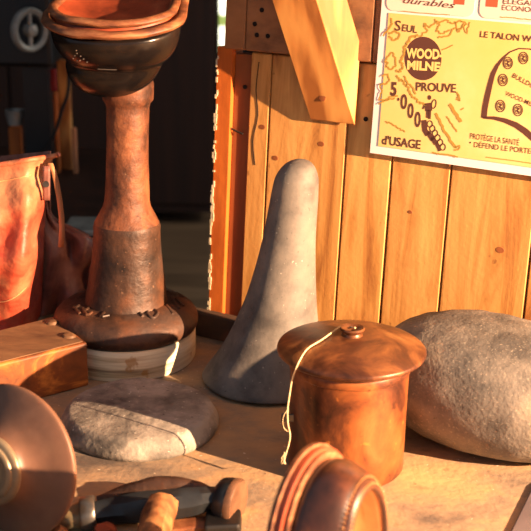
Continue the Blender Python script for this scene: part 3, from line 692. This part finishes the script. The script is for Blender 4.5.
tb = obj('strap_tab', grid(lambda u, v: aty(lr(43, 50, u), lr(200, 166, v), yb0 + .002), 3, 6), M['darkle'], bag); solid(tb, .003)
obj('buckle_ring', lathe([(0, .004), (.001, .0045), (.002, .004)], 16, axis=(0, -1, 0), org=aty(46, 184, yb0 - .001)), M['steel'], bag)

# ------------------------------------------------------------------ brown flared bell disc, lower left
AX = Vector((-0.56, -1, 0.16)).normalized()
CB = aty(11, 462, at(11, 540).y)
CB = at(13, 461, T + .070)
rr_ = 0.0755
dk_ = empty('flared_disc', Vector((CB.x, CB.y, CB.z - rr_)), 'smooth brown flared disc with pale ringed hub leaning at the lower left', 'disc')
pf = smoothprof([(-.003, rr_ * .985), (0.0, rr_), (0.003, rr_ * .985), (.007, rr_ * .86), (.011, rr_ * .7), (.016, rr_ * .56), (.022, rr_ * .47), (.028, rr_ * .43)], 4)
obj('plate', lathe([(-.004, rr_ * .9)] + pf, 96, axis=AX, org=CB), M['discle'], dk_)
obj('hub', lathe(smoothprof([(.026, rr_ * .435), (.029, rr_ * .45), (.032, rr_ * .42), (.033, rr_ * .37), (.035, rr_ * .36), (.036, rr_ * .30), (.032, rr_ * .2), (.031, rr_ * .02)], 3), 64, axis=AX, org=CB), M['hub'], dk_)

# ------------------------------------------------------------------ hammer
yH = at(165, 505, T + 0.019).y; print('yH', yH)
def h3(px, py, dy=0): return aty(px, py, yH + dy)
print('bell y', CB.y)
ham = empty('cobbler_hammer', Vector((h3(160, 505).x, yH, T)), 'black iron hammer head with wooden handle stub and broad round face at bottom', 'hammer')
hd = [h3(96, 514, -.004), h3(110, 512, -.002), h3(135, 508), h3(165, 505, .004), h3(190, 502, .006), h3(208, 499, .008), h3(218, 499, .010), h3(226, 500, .011)]
vf = tube(hd, [.0125, .0135, .0155, .0165, .0155, .0120, .0125, .0185], 8, 4)
obj('head', wob(vf, .0012, 50, 3), M['blackiron'], ham)
axh = (h3(250, 501, .002) - h3(218, 501, .012)).normalized()
fo = h3(229, 501, .011)
axf = Vector((1, -.42, -.03))
obj('face_rim', wob(lathe([(-.012, .0185), (-.008, .0225), (0, .0245), (.003, .0245), (.0035, .018)], 10, axis=axf, org=fo), .0008, 60, 2), M['blackiron'], ham)
obj('striking_face', lathe([(.0032, .0240), (.008, .0243), (.0105, .0225), (.0108, .001)], 28, axis=axf, org=fo), M['face'], ham)
co = h3(88, 514, -.006)
obj('collar', lathe([(-.0075, .0165), (-.006, .0178), (.006, .0178), (.0075, .0165)], 32, axis=Vector((-1, -.15, -.07)), org=co), M['steel'], ham)
obj('peen', wob(tube([h3(84, 514, -.006), h3(74, 517, -.008), h3(60, 520, -.01), h3(47, 524, -.012)], [.0145, .013, .011, .007], 18, 4), .001, 60, 1), M['peen'], ham)
obj('handle', wob(tube([h3(163, 503, -.014), h3(160, 512, -.025), h3(155, 528, -.045), h3(146, 560, -.085)], [.0150, .0160, .0165, .016], 9, 3), .0018, 50, 2), M['handle'], ham)
# rusty curved piece behind
hk = obj('curved_rasp', wob(tube([h3(98, 502, .03), h3(120, 496, .034), h3(145, 489, .036), h3(170, 486, .036), h3(195, 489, .034), h3(212, 493, .03)], [.006, .009, .0105, .010, .0085, .005], 14, 4), .0015, 60, 4), M['rustd'], origin=h3(150, 495, .034))
tag(hk, 'rust brown curved iron bar lying just behind the hammer head', 'iron bar')
# clutter at the bottom edge
def lump(name, px, py, y, r, sq, mt, lab, cat, seed, grp=None):
    c = at(px, py, T + r * .7); vf = lathe([(-r * sq, r * .3), (-r * sq * .8, r * .75), (-r * sq * .3, r), (r * sq * .3, r * .97), (r * sq * .8, r * .7), (r * sq, r * .2)], 24, org=c)
    o = obj(name, wob(wob(vf, r * .3, 1.2 / r, seed), r * .08, 5 / r, seed), mt, origin=c - Vector((0, 0, r))); return tag(o, lab, cat, grp)
lump('cork_scrap', 60, 532, 1.03, .009, .7, M['handle'], 'crumbly tan scrap at the bottom edge beneath the hammer peen', 'scrap', 3)
lump('leather_scrap', 105, 531, 1.03, .011, .6, M['sole'], 'reddish brown leather scrap in front of the steel hammer collar', 'scrap', 8)
lump('shadow_lump', 34, 519, 1.05, .013, .8, M['blackiron'], 'small dark grey lump added for a round shadow at the lower left in front of the flared disc', 'shadow lump', 5)  # dark lump placed where only a round shadow lies
wg = obj('dark_wedge', wob(slab(at(206, 538, T), (.034, .004, 0), (0, .03, 0), (-.002, 0, .013)), .002, 40, 2), M['dark'], origin=at(206, 538, T), smooth=False); bev(wg, .003, 3)
tag(wg, 'dark iron wedge right of the handle under the hammer face', 'wedge')
ob = obj('orange_strip', wob(slab(at(164, 536, T), (.050, .006, .004), (0, .02, 0), (0, 0, .006)), .001, 60, 2), M['welt'], origin=at(164, 536, T), smooth=False); bev(ob, .002, 2)
tag(ob, 'thin orange leather strip lying under the hammer head', 'leather strip')

# ------------------------------------------------------------------ shoe standing at the bottom centre
NS = Vector((0.86, -0.50, 0.05)).normalized()        # from sole towards the opening
BS = Vector((0, 0, 1)); BT = NS.cross(BS).normalized()
BS = BT.cross(NS).normalized() * 1.0
if BS.z < 0: BS = -BS
CS = aty(313, 538, .80)
sh2 = empty('worn_brown_shoe', Vector((CS.x, CS.y, T)), 'worn brown shoe on end with orange welt and stitched collar in front of the pot', 'shoe')
SCL = 0.80
def arch(n_, w_, h_, off=0.0, N_=48):
    pts = []; n_, w_, h_ = n_ * SCL, w_ * SCL, h_ * SCL; low = -(CS.z - T - .002) 
    for k in range(N_ + 1):
        an = math.pi * k / N_; pts.append(CS + NS * n_ + BT * (math.cos(an) * w_) + BS * (off + math.sin(an) * h_))
    for sx in (-.8, .8):
        q = CS + NS * n_ + BT * w_ * sx; pts.append(Vector((q.x, q.y, T + .001 + abs(n_) * .02)))
    return pts
def shoebody(seq, **k): return loft([arch(*s) for s in seq], **k)
obj('sole', shoebody([(-.010, .079, .092), (-.009, .083, .096), (-.004, .0835, .0965), (-.003, .081, .093)]), M['welt'], sh2)
obj('welt', shoebody([(-.003, .078, .091), (-.002, .081, .094), (.0035, .081, .094), (.0045, .077, .090)]), M['sole'], sh2)
obj('midsole', shoebody([(.0045, .073, .087), (.0055, .0765, .0905), (.0085, .0765, .0905), (.0095, .072, .086)]), M['welt'], sh2)
obj('upper', shoebody([(.0095, .069, .083), (.013, .0705, .0855), (.020, .0700, .087), (.030, .067, .0868), (.040, .062, .084), (.050, .054, .079), (.055, .048, .074), (.056, .045, .070)], cap1=False), M['brownle'], sh2)
obj('collar_band', shoebody([(.053, .0505, .0765), (.0565, .050, .0755), (.0605, .0455, .071), (.061, .041, .067), (.058, .039, .065)], cap0=False, cap1=False), M['brownle'], sh2)
obj('lining', shoebody([(.058, .0395, .0655), (.052, .037, .062), (.040, .035, .058), (.030, .030, .05)], cap0=False), M['lining'], sh2)
st_ = []
for k in range(3, 42):
    an = math.pi * k / 44
    for (n_, w_, h_) in ((.0545, .0515, .0776), (.0600, .0466, .0722)):
        p = CS + (NS * n_ + BT * (math.cos(an) * w_) + BS * (math.sin(an) * h_)) * SCL
        st_.append(lathe([(-.0006, .0009), (.0006, .0007)], 7, axis=NS + BS * math.sin(an), org=p))
obj('stitching', join(*st_), M['lining'], sh2)

M['plate'] = mk('grey_patch_surface', [(0.3, '#4a4246'), (0.7, '#645a5e')], scale=(10, 10, 10), rough=(.5, .7), bump=.1)
# thin dark grey patch laid over the bench, right corner
gr = obj('grey_patch', prism([at(505, 545), at(560, 545), at(560, 470), at(533, 488)], (0, 0, .004)), M['plate'], origin=at(530, 520), smooth=False)
bev(gr, .0015, 2); tag(gr, 'thin flat grey patch at the bottom right corner of the bench', 'plate')

# ------------------------------------------------------------------ dark back room things
yB = 2.55
bz = 0.74
bbn = empty('back_bench', (-0.8, 2.5, 0), 'dark bench in the gloom behind the red bag', 'bench')
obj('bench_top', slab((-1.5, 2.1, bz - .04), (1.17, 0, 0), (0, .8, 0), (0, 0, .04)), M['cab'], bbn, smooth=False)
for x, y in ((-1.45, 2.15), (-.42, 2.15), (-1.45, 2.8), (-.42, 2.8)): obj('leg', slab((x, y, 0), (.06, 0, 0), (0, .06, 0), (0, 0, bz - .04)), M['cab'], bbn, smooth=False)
mach = empty('black_machine', (aty(30, 60, yB).x, yB, bz), 'black bench machine with grey handwheel in the dark upper left background', 'machine')
def pb(px0, px1, py0, py1, y, dpt): 
    a, c = aty(px0, py1, y), aty(px1, py0, y); return slab(a, (c.x - a.x, 0, 0), (0, dpt, 0), (0, 0, c.z - a.z))
bev(obj('machine_head', pb(-60, 48, -40, 66, yB, .14), M['dark'], mach, smooth=False), .01)
vb = pb(20, 46, 66, 170, yB + .02, .06)
p_ = aty(33, 66, yB); obj('post', slab((aty(20, 66, yB).x, yB + .02, bz), (aty(46, 66, yB).x - aty(20, 66, yB).x, 0, 0), (0, .06, 0), (0, 0, p_.z - bz + .01)), M['dark'], mach, smooth=False)
wc = aty(30, 30, yB - .03)
whl = []
nn = 40; bw = .048
axw = Vector((1.2, -1, 0)).normalized()
obj('handwheel', join(lathe([(-.006, bw), (.004, bw), (.008, bw * .9), (.004, bw * .72), (-.006, bw * .72)], 48, False, False, axis=axw, org=wc), lathe([(-.006, bw * .3), (.012, bw * .26), (.016, bw * .1)], 24, axis=axw, org=wc),
    *[tube([wc, wc + (Vector((0, 0, 1)) * math.cos(a) + axw.cross(Vector((0, 0, 1))) * math.sin(a)) * bw * .8], .005, 8, 1) for a in (0.0, math.pi)]), M['paleiron'], mach)
obj('axle_bracket', slab(wc + Vector((-.012, .005, -.012)), (.024, 0, 0), (0, .03, 0), (0, 0, .024)), M['dark'], mach, smooth=False)
def bgboard(nm, px0, px1, py0, y, mt, lab, cat, zb=bz, dpt=.03, grp=None):
    a, c = aty(px0, py0, y), aty(px1, py0, y); o = obj(nm, slab((a.x, y, zb), (c.x - a.x, 0, 0), (0, dpt, 0), (0, 0, a.z - zb)), mt, origin=(a.x, y, zb), smooth=False); bev(o, .003); return tag(o, lab, cat, grp)
bgboard('orange_board', 46.5, 56, 93, 2.62, M['post'], 'narrow orange board upright in the gloom right of the black post', 'board')
bgboard('orange_offcut', 8, 19.5, 128, 2.66, M['post'], 'short orange board upright left of the black post', 'board')
bgboard('brown_plank', 56.5, 68, 60, 2.66, M['brace'], 'tall pale brown plank standing in the dark under the upturned shoe', 'plank')
bgboard('pink_stick', 71, 76, 128, 2.62, M['strap'], 'thin pinkish stick standing right of the brown plank in the dark', 'stick', dpt=.012)
a = aty(48, 93, 2.58)
rc = obj('red_case', slab((a.x, 2.60, a.z), (.016, 0, 0), (0, .015, 0), (0, 0, .05)), flat('red_paint', '#8c1418', .5), origin=a, smooth=False); bev(rc, .003)
tag(rc, 'small dark red box fixed beside the orange board in the background', 'box')
a = aty(15, 118, 2.60)
bw_ = obj('metal_cup', lathe([(0, .016), (.03, .022), (.034, .022), (.034, .019), (.01, .014)], 28, org=a - Vector((0, 0, .015))), M['paleiron'], origin=a - Vector((0, 0, .015))); tag(bw_, 'small dull silver cup in the dark above the short orange board', 'cup')
cb2 = obj('cable', tube([aty(69, 60, 2.5), aty(68, 92, 2.5), aty(62, 110, 2.5), aty(55, 132, 2.5), aty(44, 149, 2.5), aty(34, 156, 2.5)], .004, 8, 4), M['dark'], origin=aty(60, 120, 2.5)); tag(cb2, 'black cable looping in front of the brown plank', 'cable')
pl = obj('pale_tray', slab((aty(64, 235, 2.15).x, 2.13, bz), (.075, 0, 0), (0, .10, 0), (0, 0, .012)), M['paleiron'], origin=(aty(64, 235, 2.15).x, 2.13, bz), smooth=False); bev(pl, .003)
tag(pl, 'pale flat tray in the gloom between bag and iron column', 'tray')
# cabinet/curtain behind
cbt = empty('dark_cabinet', (-.5, 4.75, 0), 'tall dark reddish brown cabinet in the shadowed back room', 'cabinet')
xa, xb = -1.9, aty(214, 100, 4.7).x
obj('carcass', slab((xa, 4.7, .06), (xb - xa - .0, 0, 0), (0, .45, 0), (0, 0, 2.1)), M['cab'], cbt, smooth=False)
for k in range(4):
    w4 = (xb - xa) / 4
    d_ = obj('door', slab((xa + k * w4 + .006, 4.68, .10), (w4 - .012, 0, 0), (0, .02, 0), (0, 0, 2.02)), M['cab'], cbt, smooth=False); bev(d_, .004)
